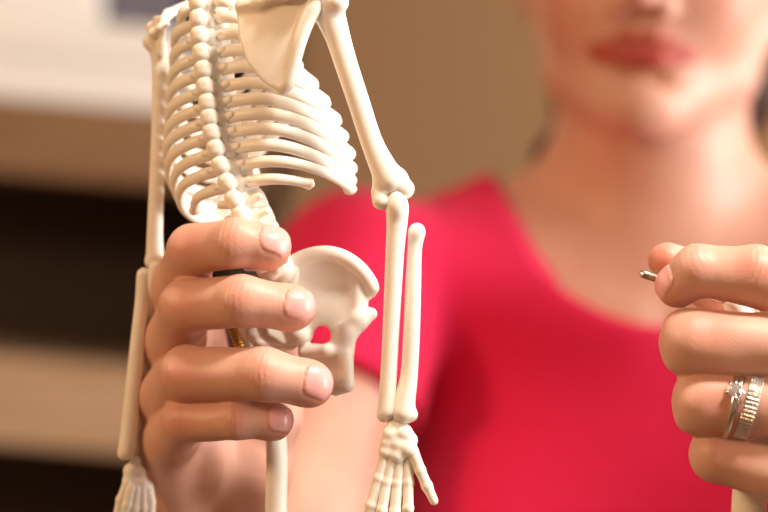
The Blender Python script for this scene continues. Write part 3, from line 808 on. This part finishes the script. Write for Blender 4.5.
# ------------------------------------------------------------------ the room
def box(name, lo, hi, m, parent=None, bev=0.0, kind=None):
    x0, y0, z0 = lo; x1, y1, z1 = hi
    vs = [(x0, y0, z0), (x1, y0, z0), (x1, y1, z0), (x0, y1, z0), (x0, y0, z1), (x1, y0, z1), (x1, y1, z1), (x0, y1, z1)]
    fs = [(0, 3, 2, 1), (4, 5, 6, 7), (0, 1, 5, 4), (1, 2, 6, 5), (2, 3, 7, 6), (3, 0, 4, 7)]
    o = make_obj(name, np.array(vs), fs, m, parent, world=True, smooth=False)
    if bev:
        b = o.modifiers.new('bevel', 'BEVEL'); b.width = bev; b.segments = 3
    if kind: o['kind'] = kind
    return o
XL, XR, YF, YB, ZC = -2.2, 2.3, -2.2, 2.75, 2.5
box('floor', (XL - .1, YF - .1, -.1), (XR + .1, YB + .1, 0), FLOORM, kind='structure')
box('ceiling', (XL - .1, YF - .1, ZC), (XR + .1, YB + .1, ZC + .1), CEILM, kind='structure')
box('wall_back', (XL - .1, YB, 0), (XR + .1, YB + .1, ZC), WALLM, kind='structure')
box('wall_left', (XL - .1, YF, 0), (XL, YB, ZC), WALLL, kind='structure')
box('wall_front', (XL - .1, YF - .1, 0), (XR + .1, YF, ZC), WALLL, kind='structure')
# right wall with its window opening
WY0, WY1, WZ0, WZ1 = -.35, 1.25, 1.05, 2.35
vs = []; fs = []
def addbox(lo, hi):
    n = len(vs); x0, y0, z0 = lo; x1, y1, z1 = hi
    vs.extend([(x0, y0, z0), (x1, y0, z0), (x1, y1, z0), (x0, y1, z0), (x0, y0, z1), (x1, y0, z1), (x1, y1, z1), (x0, y1, z1)])
    fs.extend([tuple(n + i for i in f) for f in ((0, 3, 2, 1), (4, 5, 6, 7), (0, 1, 5, 4), (1, 2, 6, 5), (2, 3, 7, 6), (3, 0, 4, 7))])
addbox((XR, YF, 0), (XR + .1, WY0, ZC)); addbox((XR, WY1, 0), (XR + .1, YB, ZC)); addbox((XR, WY0, 0), (XR + .1, WY1, WZ0)); addbox((XR, WY0, WZ1), (XR + .1, WY1, ZC))
w = make_obj('wall_right', np.array(vs), fs, WALLL, None, world=True, smooth=False); w['kind'] = 'structure'
vs = []; fs = []
for (a, b) in (((XR + .02, WY0, WZ0), (XR + .08, WY0 + .05, WZ1)), ((XR + .02, WY1 - .05, WZ0), (XR + .08, WY1, WZ1)), ((XR + .02, WY0, WZ0), (XR + .08, WY1, WZ0 + .05)),
               ((XR + .02, WY0, WZ1 - .05), (XR + .08, WY1, WZ1)), ((XR + .03, (WY0 + WY1) / 2 - .02, WZ0), (XR + .07, (WY0 + WY1) / 2 + .02, WZ1))): addbox(a, b)
w = make_obj('window_1', np.array(vs), fs, TRIMM, None, world=True, smooth=False); w['kind'] = 'structure'

# wall unit on the left, out of focus
YU = 1.95
def wz(px, py, y): return float(to_world(q(px, py, y * 1000))[0][2])
def wx(px, py, y): return float(to_world(q(px, py, y * 1000))[0][0])
xa, xb = -1.05, wx(262, 250, YU)
WU_at = from_world(((xa + xb) / 2, YU + .2, 0))
WU = root('bookcase', WU_at, 'dark wooden bookcase with pale and brown shelf fronts, blurred behind the skeleton', 'shelf unit')
zt1, zt0 = wz(75, 104, YU), wz(75, 180, YU); zb1, zb0 = wz(60, 362, YU), wz(60, 450, YU)
box('back_panel', (xa, YU + .38, 0), (xb, YU + .40, 2.0), DARKWOOD, WU)
box('side_panel', (xa, YU + .02, 0), (xa + .03, YU + .38, 2.0), DARKWOOD, WU)
box('side_panel', (xb - .03, YU + .02, 0), (xb, YU + .38, 2.0), DARKWOOD, WU)
box('upper_shelf', (xa, YU, zt0), (xb, YU + .38, zt1), MIDWOOD, WU, .004)
box('lower_shelf', (xa, YU, zb0), (xb, YU + .38, zb1), PALEWOOD, WU, .004)
box('base_shelf', (xa, YU, 0), (xb, YU + .38, .08), DARKWOOD, WU, .004)
box('top_board', (xa, YU, 1.97), (xb, YU + .4, 2.0), DARKWOOD, WU, .004)
xm = wx(176, 60, YU); ztop = wz(130, 24, YU)
BX = root('storage_box', from_world((xa + .4, YU + .15, zt1)), 'long white storage box lying on the upper shelf of the bookcase', 'box')
box('carton', (xa + .05, YU + .02, zt1), (xm, YU + .32, ztop - .03), BOXM, BX, .006)
box('lid', (xa + .045, YU + .012, ztop - .04), (xm + .004, YU + .326, ztop), BOXM, BX, .006)
B2 = root('storage_box', from_world((xa + .4, YU + .15, ztop)), 'white box stacked on top of the long white storage box', 'box')
box('carton', (xa + .05, YU + .03, ztop), (wx(96, 10, YU), YU + .3, ztop + .16), BOXM, B2, .006)
B3 = root('storage_box', from_world((wx(136, 10, YU), YU + .15, ztop)), 'slate grey box standing beside the upper white box', 'box')
box('carton', (wx(102, 10, YU), YU + .04, ztop), (wx(172, 10, YU), YU + .3, ztop + .15), GREYM, B3, .006)

# ------------------------------------------------------------------ light
def area(name, loc, target, sx, sy, power, col):
    l = bpy.data.lights.new(name, 'AREA'); l.shape = 'RECTANGLE'; l.size = sx; l.size_y = sy; l.energy = power; l.color = col
    o = bpy.data.objects.new(name, l); C.objects.link(o); o.location = loc
    from mathutils import Vector
    d = Vector(target) - Vector(loc); o.rotation_euler = d.to_track_quat('-Z', 'Y').to_euler(); return o
area('window_daylight', (XR + .12, (WY0 + WY1) / 2, (WZ0 + WZ1) / 2), (.05, .75, 1.3), 1.55, 1.25, 108, (1, .93, .86))
area('warm_lamp_left', (-1.35, -.1, 1.85), (-.1, .62, 1.35), .3, .3, 12, (1, .62, .32))  # unseen warm fill lamp at the left, well below the ceiling, no fixture modelled
def spot(name, loc, target, power, angle, blend, radius, col):
    from mathutils import Vector
    l = bpy.data.lights.new(name, 'SPOT'); l.energy = power; l.spot_size = math.radians(angle); l.spot_blend = blend; l.shadow_soft_size = radius; l.color = col
    o = bpy.data.objects.new(name, l); C.objects.link(o); o.location = loc
    o.rotation_euler = (Vector(target) - Vector(loc)).to_track_quat('-Z', 'Y').to_euler(); return o
spot('ceiling_spotlight', (.45, .16, 2.46), (.02, .57, 1.37), 100, 27, .6, .12, (1, .91, .80))
wd = bpy.data.worlds.new('world'); bpy.context.scene.world = wd; wd.use_nodes = True
wd.node_tree.nodes['Background'].inputs['Color'].default_value = (.75, .85, 1, 1); wd.node_tree.nodes['Background'].inputs['Strength'].default_value = .25

# ------------------------------------------------------------------ camera
from mathutils import Matrix
cd = bpy.data.cameras.new('camera'); cam = bpy.data.objects.new('camera', cd); C.objects.link(cam)
cam.matrix_world = Matrix(((cr, -sr, 0, 0), (0, 0, -1, 0), (sr, cr, 0, CAM_Z / 1000), (0, 0, 0, 1)))
cd.sensor_width = 36; cd.lens = FPX * 36 / 768; cd.clip_start = .01
cd.dof.use_dof = True; cd.dof.focus_distance = .583; cd.dof.aperture_fstop = 5.6; cd.dof.aperture_blades = 0
bpy.context.scene.camera = cam
vs_ = bpy.context.scene.view_settings
vs_.view_transform = 'Standard'; vs_.look = 'None'; vs_.gamma = 1; vs_.use_curve_mapping = False; vs_.exposure = 0.12
